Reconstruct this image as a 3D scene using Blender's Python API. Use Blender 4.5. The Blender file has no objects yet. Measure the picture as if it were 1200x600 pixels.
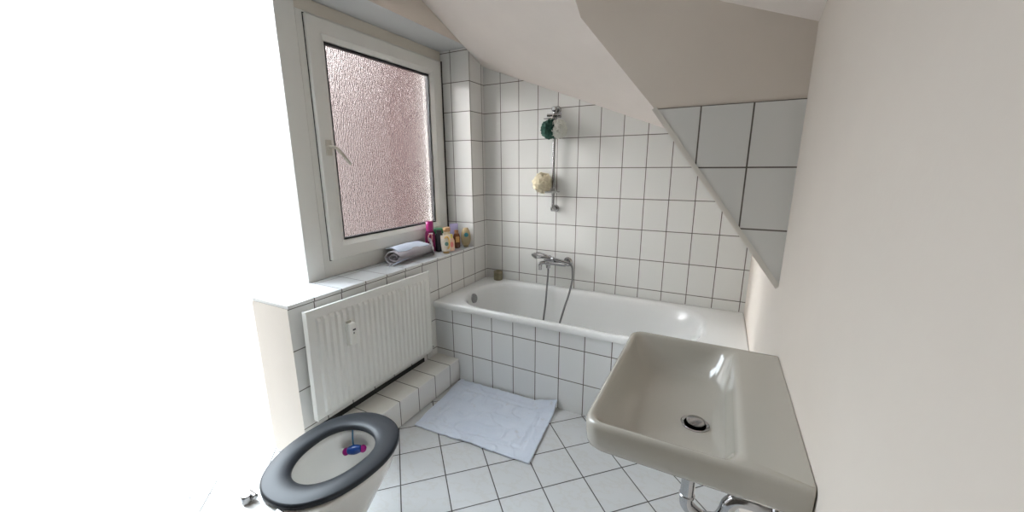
import bpy, bmesh, math, random
from mathutils import Vector, Matrix, noise
random.seed(7)
PI = math.pi
COL = bpy.context.scene.collection

# ------------------------------------------------------------------ materials
def _nt(name):
    m = bpy.data.materials.new(name); m.use_nodes = True
    nt = m.node_tree; nt.nodes.clear()
    return m, nt

class G:
    """tiny node helper"""
    def __init__(s, nt): s.nt = nt
    def n(s, t, **kw):
        d = s.nt.nodes.new(t)
        for k, v in kw.items(): setattr(d, k, v)
        return d
    def l(s, a, b): s.nt.links.new(a, b)
    def put(s, sock, v):
        if isinstance(v, bpy.types.NodeSocket): s.l(v, sock)
        else: sock.default_value = v
    def m(s, op, a, b=None, c=None):
        d = s.n('ShaderNodeMath', operation=op)
        s.put(d.inputs[0], a)
        if b is not None: s.put(d.inputs[1], b)
        if c is not None: s.put(d.inputs[2], c)
        return d.outputs[0]
    def dot(s, a, v):
        d = s.n('ShaderNodeVectorMath', operation='DOT_PRODUCT'); s.l(a, d.inputs[0]); d.inputs[1].default_value = v
        return d.outputs['Value']
    def mixc(s, f, a, b):
        d = s.n('ShaderNodeMix', data_type='RGBA'); s.put(d.inputs[0], f); s.put(d.inputs[6], a); s.put(d.inputs[7], b)
        return d.outputs[2]
    def ramp(s, f, lo, hi):
        d = s.n('ShaderNodeMapRange'); s.l(f, d.inputs[0]); d.inputs[1].default_value = lo; d.inputs[2].default_value = hi
        d.inputs[3].default_value = 0; d.inputs[4].default_value = 1
        return d.outputs[0]
    def noise(s, vec, scale, detail=3, rough=.5, stretch=None):
        if stretch:
            mp = s.n('ShaderNodeVectorMath', operation='MULTIPLY'); s.l(vec, mp.inputs[0]); mp.inputs[1].default_value = stretch; vec = mp.outputs[0]
        d = s.n('ShaderNodeTexNoise'); s.l(vec, d.inputs['Vector']); d.inputs['Scale'].default_value = scale
        d.inputs['Detail'].default_value = detail; d.inputs['Roughness'].default_value = rough
        return d.outputs['Fac']
    def bump(s, h, strength=1, dist=.001, normal=None):
        d = s.n('ShaderNodeBump'); s.l(h, d.inputs['Height']); d.inputs['Strength'].default_value = strength
        d.inputs['Distance'].default_value = dist
        if normal is not None: s.l(normal, d.inputs['Normal'])
        return d.outputs[0]
    def pos(s): return s.n('ShaderNodeNewGeometry').outputs['Position']
    def obj(s): return s.n('ShaderNodeTexCoord').outputs['Object']
    def out(s, sh):
        o = s.n('ShaderNodeOutputMaterial'); s.l(sh, o.inputs[0])
    def pr(s, col, rough=.5, metal=0, normal=None, **kw):
        p = s.n('ShaderNodeBsdfPrincipled')
        s.put(p.inputs['Base Color'], col); s.put(p.inputs['Roughness'], rough); p.inputs['Metallic'].default_value = metal
        if normal is not None: s.l(normal, p.inputs['Normal'])
        for k, v in kw.items(): p.inputs[k.replace('_', ' ')].default_value = v
        return p.outputs[0]

def c4(c): return (c[0], c[1], c[2], 1)

def tile_mat(name, U, cu, pu, V, cv, pv, col=(.73, .73, .71), gw=.0048, grout=(.085, .075, .065), vein=0.0, rough=.13):
    m, nt = _nt(name); g = G(nt); P = g.pos()
    u = g.m('DIVIDE', g.m('SUBTRACT', g.dot(P, U), cu), pu)
    v = g.m('DIVIDE', g.m('SUBTRACT', g.dot(P, V), cv), pv)
    du = g.m('MULTIPLY', g.m('ABSOLUTE', g.m('SUBTRACT', u, g.m('ROUND', u))), pu)
    dv = g.m('MULTIPLY', g.m('ABSOLUTE', g.m('SUBTRACT', v, g.m('ROUND', v))), pv)
    d = g.m('MINIMUM', du, dv)
    tile = g.ramp(d, gw*.38, gw*.62)
    cid = g.n('ShaderNodeCombineXYZ'); g.l(g.m('FLOOR', u), cid.inputs[0]); g.l(g.m('FLOOR', v), cid.inputs[1])
    wn = g.n('ShaderNodeTexWhiteNoise'); g.l(cid.outputs[0], wn.inputs['Vector'])
    sep = g.n('ShaderNodeSeparateColor'); g.l(wn.outputs['Color'], sep.inputs[0])
    fu = g.m('SUBTRACT', g.m('FRACT', u), .5); fv = g.m('SUBTRACT', g.m('FRACT', v), .5)
    tilt = g.m('ADD', g.m('MULTIPLY', fu, g.m('SUBTRACT', sep.outputs[0], .5)), g.m('MULTIPLY', fv, g.m('SUBTRACT', sep.outputs[1], .5)))
    pillow = g.ramp(d, 0, .010)
    h = g.m('ADD', g.m('MULTIPLY', tilt, .9), g.m('MULTIPLY', pillow, .7))
    h = g.m('ADD', h, g.m('MULTIPLY', g.noise(P, 9, 2), .8))
    nrm = g.bump(h, .6, .0016)
    k = g.m('ADD', .965, g.m('MULTIPLY', sep.outputs[2], .05))
    tc = g.n('ShaderNodeVectorMath', operation='SCALE'); tc.inputs[0].default_value = col; g.l(k, tc.inputs['Scale'])
    tcol = tc.outputs[0]
    if vein:
        w = g.noise(P, 7, 6, .62, (1, 1.6, 1)); w2 = g.m('ABSOLUTE', g.m('SUBTRACT', w, .5))
        vf = g.m('MULTIPLY', g.m('SUBTRACT', 1, g.ramp(w2, 0, .035)), vein)
        tcol = g.mixc(vf, tcol, c4((.50, .47, .42)))
    # worn, slightly uneven grout
    gn = g.noise(P, 14, 3)
    gcol = g.mixc(g.ramp(gn, .35, .7), c4(grout), c4(tuple(x*1.7 for x in grout)))
    cc = g.mixc(tile, gcol, tcol)
    rr = g.m('SUBTRACT', .8, g.m('MULTIPLY', tile, .8-rough))
    g.out(g.pr(cc, rr, 0, nrm)); return m

def plain(name, col, rough=.5, metal=0, nscale=0, nstr=0, var=0, vscale=5, **kw):
    m, nt = _nt(name); g = G(nt); P = g.obj()
    c = c4(col)
    if var:
        f = g.ramp(g.noise(P, vscale, 4), .3, .7)
        c = g.mixc(f, c4(tuple(x*(1-var) for x in col)), c4(tuple(min(1, x*(1+var*.5)) for x in col)))
    nrm = g.bump(g.noise(P, nscale, 3), nstr, .001) if nscale else None
    g.out(g.pr(c, rough, metal, nrm, **kw)); return m

X, Y, Z = (1, 0, 0), (0, 1, 0), (0, 0, 1)
Z0, H = .597, .1991
T_back = tile_mat('wall tile back', X, .1423, .15, Z, Z0, H)
T_left = tile_mat('wall tile left', Y, -.1804, .1502, Z, Z0, H, col=(.80, .79, .765))
T_jamb = tile_mat('wall tile reveal', X, -.155, .20, Z, Z0, H)
T_panel = tile_mat('bath panel tile', X, .1422, .15, Z, .1947, .2036, col=(.80, .81, .81))
T_part = tile_mat('partition tile', X, 1.537, .15, Z, Z0, H)
T_sill = tile_mat('sill tile', Y, -.1804, .1502, X, -.19, .20, col=(.63, .64, .65))
T_sill_e = tile_mat('sill edge tile', Y, -.1804, .1502, Z, .7975, .3)
T_stept = tile_mat('step top tile', Y, -.7806, .1502, X, .1865, .4, col=(.84, .825, .775))
T_stepf = tile_mat('step front tile', Y, -.7806, .1502, Z, 0.0, .1545, col=(.82, .81, .79))
a = .7826
T_floor = tile_mat('floor tile', (math.cos(a), math.sin(a), 0), .1895*math.cos(a)-1.2579*math.sin(a), .2024,
                   (math.sin(a), -math.cos(a), 0), .1895*math.sin(a)+1.2579*math.cos(a), .2024,
                   col=(.585, .595, .60), gw=.0052, grout=(.05, .045, .042), vein=.28, rough=.22)
paint = plain('white wall paint', (.72, .655, .585), .85, nscale=60, nstr=.25, var=.02)
paint_ceil = plain('ceiling paint', (.89, .82, .765), .85, nscale=60, nstr=.25, var=.02)
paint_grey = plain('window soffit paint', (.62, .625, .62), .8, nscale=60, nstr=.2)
pvc = plain('white window plastic', (.75, .74, .70), .32, var=.015)
rubber = plain('black rubber gasket', (.012, .012, .013), .6)
enamel = plain('white bath enamel', (.82, .83, .825), .10, Coat_Weight=.3)
ceramic = plain('shaded washbasin ceramic', (.47, .445, .39), .12, Coat_Weight=.4)  # white basin; the shade on it is put into this darker colour
toilet_c = plain('toilet ceramic', (.78, .765, .73), .13, Coat_Weight=.3)
rad_paint = plain('radiator lacquer', (.84, .835, .80), .36, var=.01)
chrome = plain('chrome', (.45, .45, .46), .13, 1)
chrome_d = plain('dull steel', (.36, .36, .36), .32, 1)
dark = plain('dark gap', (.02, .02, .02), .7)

def mat_hose():
    m, nt = _nt('metal shower hose'); g = G(nt); P = g.pos()
    h = g.m('SINE', g.m('MULTIPLY', g.dot(P, Z), 1200))
    g.out(g.pr(c4((.20, .20, .20)), .36, 1, g.bump(h, .6, .0008))); return m
hose_m = mat_hose()

def mat_glass():
    m, nt = _nt('obscured patterned glass'); g = G(nt); P = g.obj()
    mp = g.n('ShaderNodeVectorMath', operation='MULTIPLY'); g.l(P, mp.inputs[0]); mp.inputs[1].default_value = (0, 100, 38)
    vo = g.n('ShaderNodeTexVoronoi'); g.l(mp.outputs[0], vo.inputs['Vector']); vo.inputs['Scale'].default_value = 1; vo.inputs['Randomness'].default_value = .9
    n1 = g.m('SUBTRACT', 1, g.ramp(vo.outputs['Distance'], .12, .62))
    n2 = g.noise(P, 150, 3, .6, (0, 1.3, .5))
    h = g.m('ADD', g.m('MULTIPLY', n1, .55), n2)
    nrm = g.bump(h, 1.0, .0066)
    rf = g.n('ShaderNodeBsdfRefraction'); rf.inputs['Color'].default_value = (.87, .83, .81, 1); rf.inputs['Roughness'].default_value = .12
    rf.inputs['IOR'].default_value = 1.36; g.l(nrm, rf.inputs['Normal'])
    tl = g.n('ShaderNodeBsdfTranslucent'); tl.inputs['Color'].default_value = (.9, .84, .84, 1)
    gl = g.n('ShaderNodeBsdfGlossy'); gl.inputs['Roughness'].default_value = .25; gl.inputs['Color'].default_value = (.6, .5, .5, 1); g.l(nrm, gl.inputs['Normal'])
    mx = g.n('ShaderNodeMixShader'); mx.inputs[0].default_value = .008; g.l(rf.outputs[0], mx.inputs[1]); g.l(tl.outputs[0], mx.inputs[2])
    m2 = g.n('ShaderNodeMixShader'); m2.inputs[0].default_value = .05; g.l(mx.outputs[0], m2.inputs[1]); g.l(gl.outputs[0], m2.inputs[2])
    tr = g.n('ShaderNodeBsdfTransparent'); tr.inputs['Color'].default_value = (.89, .88, .86, 1)
    m3 = g.n('ShaderNodeMixShader'); m3.inputs[0].default_value = .30; g.l(m2.outputs[0], m3.inputs[1]); g.l(tr.outputs[0], m3.inputs[2])
    g.out(m3.outputs[0]); return m
glass = mat_glass()

def mat_brick():
    m, nt = _nt('pink brick facade'); g = G(nt); P = g.pos()
    cb = g.n('ShaderNodeCombineXYZ'); g.l(g.dot(P, Y), cb.inputs[0]); g.l(g.dot(P, Z), cb.inputs[1])
    b = g.n('ShaderNodeTexBrick'); g.l(cb.outputs[0], b.inputs['Vector'])
    b.inputs['Color1'].default_value = (.066, .027, .024, 1); b.inputs['Color2'].default_value = (.082, .036, .032, 1)
    b.inputs['Mortar'].default_value = (.10, .064, .058, 1); b.inputs['Scale'].default_value = 1
    b.inputs['Brick Width'].default_value = .25; b.inputs['Row Height'].default_value = .083; b.inputs['Mortar Size'].default_value = .012
    g.out(g.pr(b.outputs['Color'], .9)); return m
brick = mat_brick()

def mat_cloth(name, col, col2=None, scale=220, stain=0, sc=6):
    m, nt = _nt(name); g = G(nt); P = g.obj()
    f = g.ramp(g.noise(P, sc, 5, .6), .35, .7)
    c = g.mixc(f, c4(col), c4(col2 or tuple(x*.9 for x in col)))
    if stain:
        s1 = g.noise(P, 16, 6, .7); sf = g.m('MULTIPLY', g.ramp(s1, .60, .72), stain)
        c = g.mixc(sf, c, c4((.48, .44, .40)))
    nrm = g.bump(g.noise(P, scale, 3, .7), .7, .0022)
    g.out(g.pr(c, .95, 0, nrm, Sheen_Weight=.3)); return m
towel_m = mat_cloth('bath mat terry cloth', (.66, .71, .80), (.60, .66, .76), 260, .5)
fold_m = mat_cloth('grey towel cloth', (.40, .37, .385), (.33, .30, .33), 300)
fold_blue = mat_cloth('pale blue towel cloth', (.60, .66, .76), (.50, .56, .68), 300)
fold_edge = mat_cloth('towel hem', (.62, .62, .68), (.30, .30, .38), 300, 0, 30)
pouf_white = plain('white mesh sponge', (.80, .80, .74), .7)
pouf_green = plain('dark green mesh sponge', (.020, .085, .060), .7)
pouf_cream = plain('cream mesh sponge', (.86, .78, .58), .75)

# ------------------------------------------------------------------ mesh helpers
def finish(name, bm, mats, parent=None, smooth=True, angle=40, loc=None):
    me = bpy.data.meshes.new(name)
    bmesh.ops.recalc_face_normals(bm, faces=bm.faces[:])
    bm.to_mesh(me); bm.free()
    if not isinstance(mats, (list, tuple)): mats = [mats]
    for m in mats: me.materials.append(m)
    o = bpy.data.objects.new(name, me); COL.objects.link(o)
    if smooth:
        for p in me.polygons: p.use_smooth = True
        try: me.set_sharp_from_angle(angle=math.radians(angle))
        except Exception: pass
    if parent is not None: o.parent = parent
    if loc is not None: o.location = loc
    return o

def thing(name, label, cat, loc=(0, 0, 0), group=None, rz=0):
    o = bpy.data.objects.new(name, None); COL.objects.link(o); o.empty_display_size = .05
    o.location = loc; o.rotation_euler = (0, 0, rz); o['label'] = label; o['category'] = cat
    if group: o['group'] = group
    return o
def tag(o, label, cat, group=None):
    o['label'] = label; o['category'] = cat
    if group: o['group'] = group
    return o
def struct(o, label=None, cat=None):
    o['kind'] = 'structure'
    if label: o['label'] = label
    if cat: o['category'] = cat
    return o

def box(bm, x0, x1, y0, y1, z0, z1, bev=0, seg=2, mi=None):
    """mi: dict axis->material index, or an int"""
    t = bmesh.new()
    vs = [t.verts.new((x, y, z)) for x in (x0, x1) for y in (y0, y1) for z in (z0, z1)]
    for f in ((0, 1, 3, 2), (4, 6, 7, 5), (0, 4, 5, 1), (2, 3, 7, 6), (0, 2, 6, 4), (1, 5, 7, 3)):
        t.faces.new([vs[i] for i in f])
    if bev: bmesh.ops.bevel(t, geom=t.edges[:], offset=bev, segments=seg, profile=.5, affect='EDGES')
    bmesh.ops.recalc_face_normals(t, faces=t.faces[:])
    for f in t.faces:
        if isinstance(mi, dict):
            n = f.normal; k = max(range(3), key=lambda i: abs(n[i]))
            f.material_index = mi.get(('x', 'y', 'z')[k], 0)
        elif mi: f.material_index = mi
    merge(bm, t)
def merge(bm, t, M=None):
    if M is not None: bmesh.ops.transform(t, matrix=M, verts=t.verts[:])
    me = bpy.data.meshes.new('tmp'); t.to_mesh(me); t.free(); bm.from_mesh(me); bpy.data.meshes.remove(me)

def lathe(bm, prof, N=32, M=None, mi=0, cap=True, sx=1, sy=1):
    """prof: [(r, z)] around Z"""
    t = bmesh.new(); rings = []
    for r, z in prof:
        rings.append([t.verts.new((r*sx*math.cos(2*PI*i/N), r*sy*math.sin(2*PI*i/N), z)) for i in range(N)])
    for a_, b_ in zip(rings, rings[1:]):
        for i in range(N): t.faces.new((a_[i], a_[(i+1) % N], b_[(i+1) % N], b_[i]))
    if cap: t.faces.new(rings[0][::-1]); t.faces.new(rings[-1])
    for f in t.faces: f.material_index = mi
    merge(bm, t, M)

def frame_to(p, d):
    d = Vector(d).normalized()
    q = Vector((0, 0, 1)).rotation_difference(d)
    return Matrix.Translation(Vector(p)) @ q.to_matrix().to_4x4()

def cyl(bm, p0, p1, r, r1=None, N=24, bev=0, mi=0):
    p0 = Vector(p0); p1 = Vector(p1); L = (p1-p0).length; r1 = r if r1 is None else r1
    b = min(bev, L*.4)
    prof = [(max(r-b, 1e-4), 0), (r, b), (r1, L-b), (max(r1-b, 1e-4), L)] if bev else [(r, 0), (r1, L)]
    lathe(bm, prof, N, frame_to(p0, p1-p0), mi)

def catmull(pts, n=10):
    P = [Vector(p) for p in pts]; P = [P[0]*2-P[1]] + P + [P[-1]*2-P[-2]]; out = []
    for i in range(1, len(P)-2):
        for k in range(n):
            t = k/n
            out.append(.5*((2*P[i])+(-P[i-1]+P[i+1])*t+(2*P[i-1]-5*P[i]+4*P[i+1]-P[i+2])*t*t+(-P[i-1]+3*P[i]-3*P[i+1]+P[i+2])*t**3))
    out.append(P[-2]); return out

def tube(bm, pts, r, N=14, mi=0):
    t = bmesh.new(); rings = []; up = Vector((0, 0, 1)); prev = None
    for i, p in enumerate(pts):
        d = (pts[min(i+1, len(pts)-1)]-pts[max(i-1, 0)]).normalized()
        if prev is None:
            s = d.cross(up if abs(d.z) < .9 else Vector((1, 0, 0))).normalized()
        else:
            s = (prev-d*prev.dot(d)).normalized()
        prev = s; w = d.cross(s); rr = r(i/(len(pts)-1)) if callable(r) else r
        rings.append([t.verts.new(p+(s*math.cos(2*PI*k/N)+w*math.sin(2*PI*k/N))*rr) for k in range(N)])
    for a_, b_ in zip(rings, rings[1:]):
        for i in range(N): t.faces.new((a_[i], a_[(i+1) % N], b_[(i+1) % N], b_[i]))
    t.faces.new(rings[0][::-1]); t.faces.new(rings[-1])
    for f in t.faces: f.material_index = mi
    merge(bm, t)

def rrect(x0, x1, y0, y1, r, z, m=8, k=5):
    """closed loop of points, same count for every call; r: number or 4 radii (x1y1, x0y1, x0y0, x1y0)"""
    R = r if isinstance(r, (list, tuple)) else [r]*4
    cs = [(x1, y1, 0, -1, -1), (x0, y1, 1, 1, -1), (x0, y0, 2, 1, 1), (x1, y0, 3, -1, 1)]
    arcs = []
    for (cx, cy, q, sx, sy), rr in zip(cs, R):
        ox, oy = cx+sx*rr, cy+sy*rr
        arcs.append([Vector((ox+rr*math.cos(q*PI/2+PI/2*i/m), oy+rr*math.sin(q*PI/2+PI/2*i/m), z)) for i in range(m+1)])
    out = []
    for i in range(4):
        out += arcs[i]
        a_, b_ = arcs[i][-1], arcs[(i+1) % 4][0]
        out += [a_.lerp(b_, j/(k+1)) for j in range(1, k+1)]
    return out

def loft(bm, loops, cap0=True, cap1=True, mi=0):
    t = bmesh.new(); rings = [[t.verts.new(p) for p in L] for L in loops]; N = len(rings[0])
    for a_, b_ in zip(rings, rings[1:]):
        for i in range(N): t.faces.new((a_[i], a_[(i+1) % N], b_[(i+1) % N], b_[i]))
    if cap0: t.faces.new(rings[0][::-1])
    if cap1: t.faces.new(rings[-1])
    for f in t.faces: f.material_index = mi
    merge(bm, t)

def prism(bm, poly, y0, y1, mi=0):
    """polygon in xz extruded in y"""
    t = bmesh.new(); A = [t.verts.new((x, y0, z)) for x, z in poly]; B = [t.verts.new((x, y1, z)) for x, z in poly]
    n = len(poly)
    t.faces.new(A); t.faces.new(B[::-1])
    for i in range(n): t.faces.new((A[i], B[i], B[(i+1) % n], A[(i+1) % n]))
    for f in t.faces: f.material_index = mi
    merge(bm, t)

def solid(o, th, offset=0):
    s = o.modifiers.new('solid', 'SOLIDIFY'); s.thickness = th; s.offset = offset
    return o
def subd(o, n=1):
    s = o.modifiers.new('sub', 'SUBSURF'); s.levels = n; s.render_levels = n
    return o

# ------------------------------------------------------------------ room
XR = 1.82; YE = -1.66; YB = -2.95
bm = bmesh.new(); box(bm, -.30, XR+.12, YB-.12, .15, -.12, 0)
struct(finish('floor', bm, T_floor, smooth=False))
bm = bmesh.new(); box(bm, -.42, XR+.12, 0, .15, 0, 2.75)
struct(finish('wall_back', bm, T_back, smooth=False))
# left wall: masonry under the sill, tiled pier by the corner, wall over the window
bm = bmesh.new()
box(bm, -.27, 0, YE, 0, 0, .7975, mi={'x': 0, 'y': 1, 'z': 1})
box(bm, -.42, 0, -.19, 0, .7975, 2.204, mi={'x': 0, 'y': 2, 'z': 1})
box(bm, -.42, 0, YE, 0, 2.204, 2.75, mi={'x': 1, 'y': 1, 'z': 3})
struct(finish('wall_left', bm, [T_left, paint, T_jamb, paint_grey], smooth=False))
bm = bmesh.new(); box(bm, -.30, 0, YB-.12, -2.56, 0, 2.75)
struct(finish('wall_left', bm, paint, smooth=False))
bm = bmesh.new(); box(bm, XR, XR+.12, YB, 0, 0, 2.75)
struct(finish('wall_right', bm, paint, smooth=False))
bm = bmesh.new(); box(bm, 0, XR, YB-.12, YB, 0, 2.75)
struct(finish('wall_rear', bm, plain('bounce damping paint', (.09, .075, .06), .8), smooth=False))  # rear wall out of view, made near-black to cut bounce light
# sloping ceiling over the bath: falls to the back and to the right
def S(x, y): return 2.117-.383*x-.34*y
bm = bmesh.new()
yt = -1.30
t = bmesh.new(); nx, ny = 12, 10; gr = []
for j in range(ny+1):
    y = .02+(yt-.02)*j/ny
    gr.append([t.verts.new(((XR+.02)*i/nx, y, S((XR+.02)*i/nx, y))) for i in range(nx+1)])
up = [[t.verts.new(v.co+Vector((0, 0, .12))) for v in row] for row in gr]
for j in range(ny):
    for i in range(nx):
        t.faces.new((gr[j][i], gr[j+1][i], gr[j+1][i+1], gr[j][i+1])); t.faces.new((up[j][i], up[j][i+1], up[j+1][i+1], up[j+1][i]))
for j in range(ny):
    for i in (0, nx): t.faces.new((gr[j][i], gr[j+1][i], up[j+1][i], up[j][i]))
for i in range(nx):
    for j in (0, ny): t.faces.new((gr[j][i], gr[j][i+1], up[j][i+1], up[j][i]))
merge(bm, t)
box(bm, 0, XR, YB, yt+.02, 2.56, 2.72)
box(bm, 0, XR, yt-.001, yt+.03, 1.9, 2.72) if False else None
# vertical closing face between the flat ceiling and the slope
t = bmesh.new()
vs = [t.verts.new(p) for p in ((0, yt, S(0, yt)), (XR, yt, S(XR, yt)), (XR, yt, 2.6), (0, yt, 2.6))]
v2 = [t.verts.new(v.co+Vector((0, .06, 0))) for v in vs]
t.faces.new(vs); t.faces.new(v2[::-1])
for i in range(4): t.faces.new((vs[i], vs[(i+1) % 4], v2[(i+1) % 4], v2[i]))
merge(bm, t)
struct(finish('ceiling', bm, paint_ceil, smooth=False))
# gable wall on the right whose edge follows the roof slope
YP = -1.12
k0, k1, k2 = (1.112, 1.925), (1.390, 1.5925), (1.567, 1.352)
zt = 1.5925
ex, ez = XR, k2[1]-(XR-k2[0])*(k1[1]-k2[1])/(k2[0]-k1[0])
bm = bmesh.new()
prism(bm, [(.90, 2.50), k0, (k1[0], zt), (XR, zt), (XR, 2.5)], YP+.006, 0, 0)
prism(bm, [(k1[0], zt), k2, (ex, ez), (ex, zt)], YP+.006, 0, 0)
prism(bm, [(k1[0]+.005, zt), (k2[0]+.005, k2[1]), (ex, ez+.006), (ex, zt)], YP, YP+.0061, 1)
struct(finish('wall_gable', bm, [paint, T_part], smooth=False))
bm = bmesh.new()   # tile edging strip along the slope
dv = Vector((k2[0]-k1[0], 0, k2[1]-k1[1])).normalized(); nv = Vector((dv.z, 0, -dv.x))
if nv.x > 0: nv = -nv
A = Vector((k1[0], 0, zt+.004)); B = Vector((ex, 0, ez))
poly = [A-nv*.006, A+nv*.010, B+nv*.010, B-nv*.006]
prism(bm, [(p.x, p.z) for p in poly], YP-.003, YP+.006)
struct(finish('trim_1', bm, plain('tile edging', (.72, .69, .64), .4), smooth=False))
# tiled front of the bath
bm = bmesh.new(); box(bm, .001, XR-.001, -.676, -.667, 0, .499)
struct(finish('wall_bath', bm, T_panel, smooth=False))
# dark strip painted in for the shaded gap low behind the radiator
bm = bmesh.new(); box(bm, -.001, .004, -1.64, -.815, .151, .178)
struct(finish('shade_strip', bm, dark, smooth=False))
# tiled step in front of the radiator wall
bm = bmesh.new(); box(bm, 0, .1835, YE, -.6765, 0, .151, bev=.002, seg=1, mi={'x': 1, 'y': 1, 'z': 0})
struct(finish('step', bm, [T_stept, T_stepf], smooth=False), 'low tiled step running under the radiator up to the bath', 'step')
# facade across the lane, seen through the obscured glass
bm = bmesh.new(); box(bm, -2.6, -2.2, .16, 8, -2.5, 6.0)
struct(finish('wall_outside', bm, brick, smooth=False))

# unseen wall behind the camera's left, added to block sky from gable and basin
bm = bmesh.new(); box(bm, -2.15, -.301, -2.85, -2.60, -2.5, 3.5)
struct(finish('sky_blocker', bm, plain('sky blocker render', (.22, .20, .18), .9), smooth=False))

# ------------------------------------------------------------------ window
FX = -.235
win = bpy.data.objects.new('window_1', None); COL.objects.link(win); win.location = (FX, -.74, .815); win['kind'] = 'structure'
def wobj(name, bm, mats, parent=win, **kw):
    o = finish(name, bm, mats, None, **kw)
    o.parent = parent
    M = Matrix.Identity(4); q = parent
    while q is not None: M = Matrix.Translation(q.location) @ M; q = q.parent
    o.data.transform(M.inverted()); return o
def profile_frame(bm, x0, x1, yo0, yo1, zo0, zo1, w, bev=.003, wb=None, mi=None):
    """mitred rectangular frame"""
    wb = w if wb is None else wb
    yi0, yi1, zi0, zi1 = yo0+w, yo1-w, zo0+wb, zo1-w
    b = bev
    def ring(x, e):  # e: inset from both edges
        return [[(yo0+e, zo0+e), (yo1-e, zo0+e), (yo1-e, zo1-e), (yo0+e, zo1-e)], [(yi0-e, zi0-e), (yi1+e, zi0-e), (yi1+e, zi1+e), (yi0-e, zi1+e)], x]
    levels = [ring(x0, 0), ring(x1-b, 0), ring(x1, b)]
    t = bmesh.new(); V = []
    for o_, i_, x in levels: V.append(([t.verts.new((x, y, z)) for y, z in o_], [t.verts.new((x, y, z)) for y, z in i_]))
    for i in range(4):
        j = (i+1) % 4
        t.faces.new((V[0][0][i], V[0][0][j], V[0][1][j], V[0][1][i])); t.faces.new((V[2][0][i], V[2][0][j], V[2][1][j], V[2][1][i]))
        for a_, b_ in ((0, 1), (1, 2)):
            t.faces.new((V[a_][0][i], V[a_][0][j], V[b_][0][j], V[b_][0][i])); t.faces.new((V[a_][1][i], V[a_][1][j], V[b_][1][j], V[b_][1][i]))
    merge(bm, t)
bm = bmesh.new()
profile_frame(bm, -.305, FX, -1.292, -.192, .816, 2.142, .065, wb=.10)
wobj('window_frame', bm, pvc, smooth=False)
bm = bmesh.new()   # plaster bead above the frame
box(bm, -.30, FX-.004, -1.30, -.192, 2.142, 2.2035, bev=.003)
wobj('frame_filler', bm, plain('yellowed filler', (.70, .65, .57), .7), smooth=False)
# next window frame joined on the camera side
bm = bmesh.new(); box(bm, -.305, FX+.006, -1.395, -1.294, .816, 2.20, bev=.004)
wobj('window_post', bm, pvc, smooth=False)
sash = None
bm = bmesh.new()
profile_frame(bm, -.285, -.212, -1.250, -.236, .908, 2.128, .075, bev=.004)
sash = wobj('sash', bm, pvc, smooth=False)
bm = bmesh.new(); profile_frame(bm, -.240, -.2335, -1.2545, -.2315, .9035, 2.1325, .004, bev=.0005)
wobj('rebate_seal', bm, dark, smooth=False)
bm = bmesh.new(); box(bm, -.240, -.226, -.1945, -.1905, .816, 2.14)
wobj('sealant_joint', bm, plain('blackened sealant', (.05, .045, .04), .7), smooth=False)
bm = bmesh.new()   # sloped glazing bead
def bead(bm, x_out, x_in, y0, y1, z0, z1, w):
    t = bmesh.new()
    o_ = [t.verts.new((x_out, y, z)) for y, z in ((y0, z0), (y1, z0), (y1, z1), (y0, z1))]
    i_ = [t.verts.new((x_in, y, z)) for y, z in ((y0+w, z0+w), (y1-w, z0+w), (y1-w, z1-w), (y0+w, z1-w))]
    k_ = [t.verts.new((-.262, y, z)) for y, z in ((y0+w, z0+w), (y1-w, z0+w), (y1-w, z1-w), (y0+w, z1-w))]
    l_ = [t.verts.new((-.262, y, z)) for y, z in ((y0, z0), (y1, z0), (y1, z1), (y0, z1))]
    for a_, b_ in ((o_, i_), (i_, k_), (k_, l_), (l_, o_)):
        for q in range(4): t.faces.new((a_[q], a_[(q+1) % 4], b_[(q+1) % 4], b_[q]))
    merge(bm, t)
bead(bm, -.2145, -.230, -1.175, -.311, .983, 2.053, .022)
wobj('glazing_bead', bm, pvc, sash, smooth=False)
bm = bmesh.new(); profile_frame(bm, -.262, -.2335, -1.153+.002, -.333+.0-.002, 1.005+.002, 2.031-.002, .010, bev=.001)
wobj('gasket', bm, rubber, sash, smooth=False)
bm = bmesh.new(); box(bm, -.258, -.250, -1.150, -.336, 1.008, 2.028)
wobj('pane', bm, glass, sash, smooth=False)
# handle on the left stile
bm = bmesh.new(); box(bm, -.2125, -.203, -1.222, -1.188, 1.465, 1.545, bev=.003)
cyl(bm, (-.204, -1.205, 1.508), (-.196, -1.205, 1.508), .013, bev=.002)
hd = wobj('handle', bm, plain('aged handle plastic', (.55, .52, .45), .35), sash)
bm = bmesh.new()
pts = catmull([(-.204, -1.205, 1.508), (-.178, -1.203, 1.508), (-.163, -1.190, 1.500), (-.158, -1.155, 1.462), (-.158, -1.118, 1.420)], 8)
tube(bm, pts, lambda t: .0085-.001*t, 14)
wobj('lever', bm, plain('handle lever metal', (.50, .46, .39), .35, .4), hd)
# sill
bm = bmesh.new(); box(bm, FX-.03, .006, YE, -.1905, .7975, .8155, bev=.003, seg=2, mi={'x': 1, 'y': 1, 'z': 0})
wobj('window_sill', bm, [T_sill, T_sill_e], smooth=False)

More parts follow.
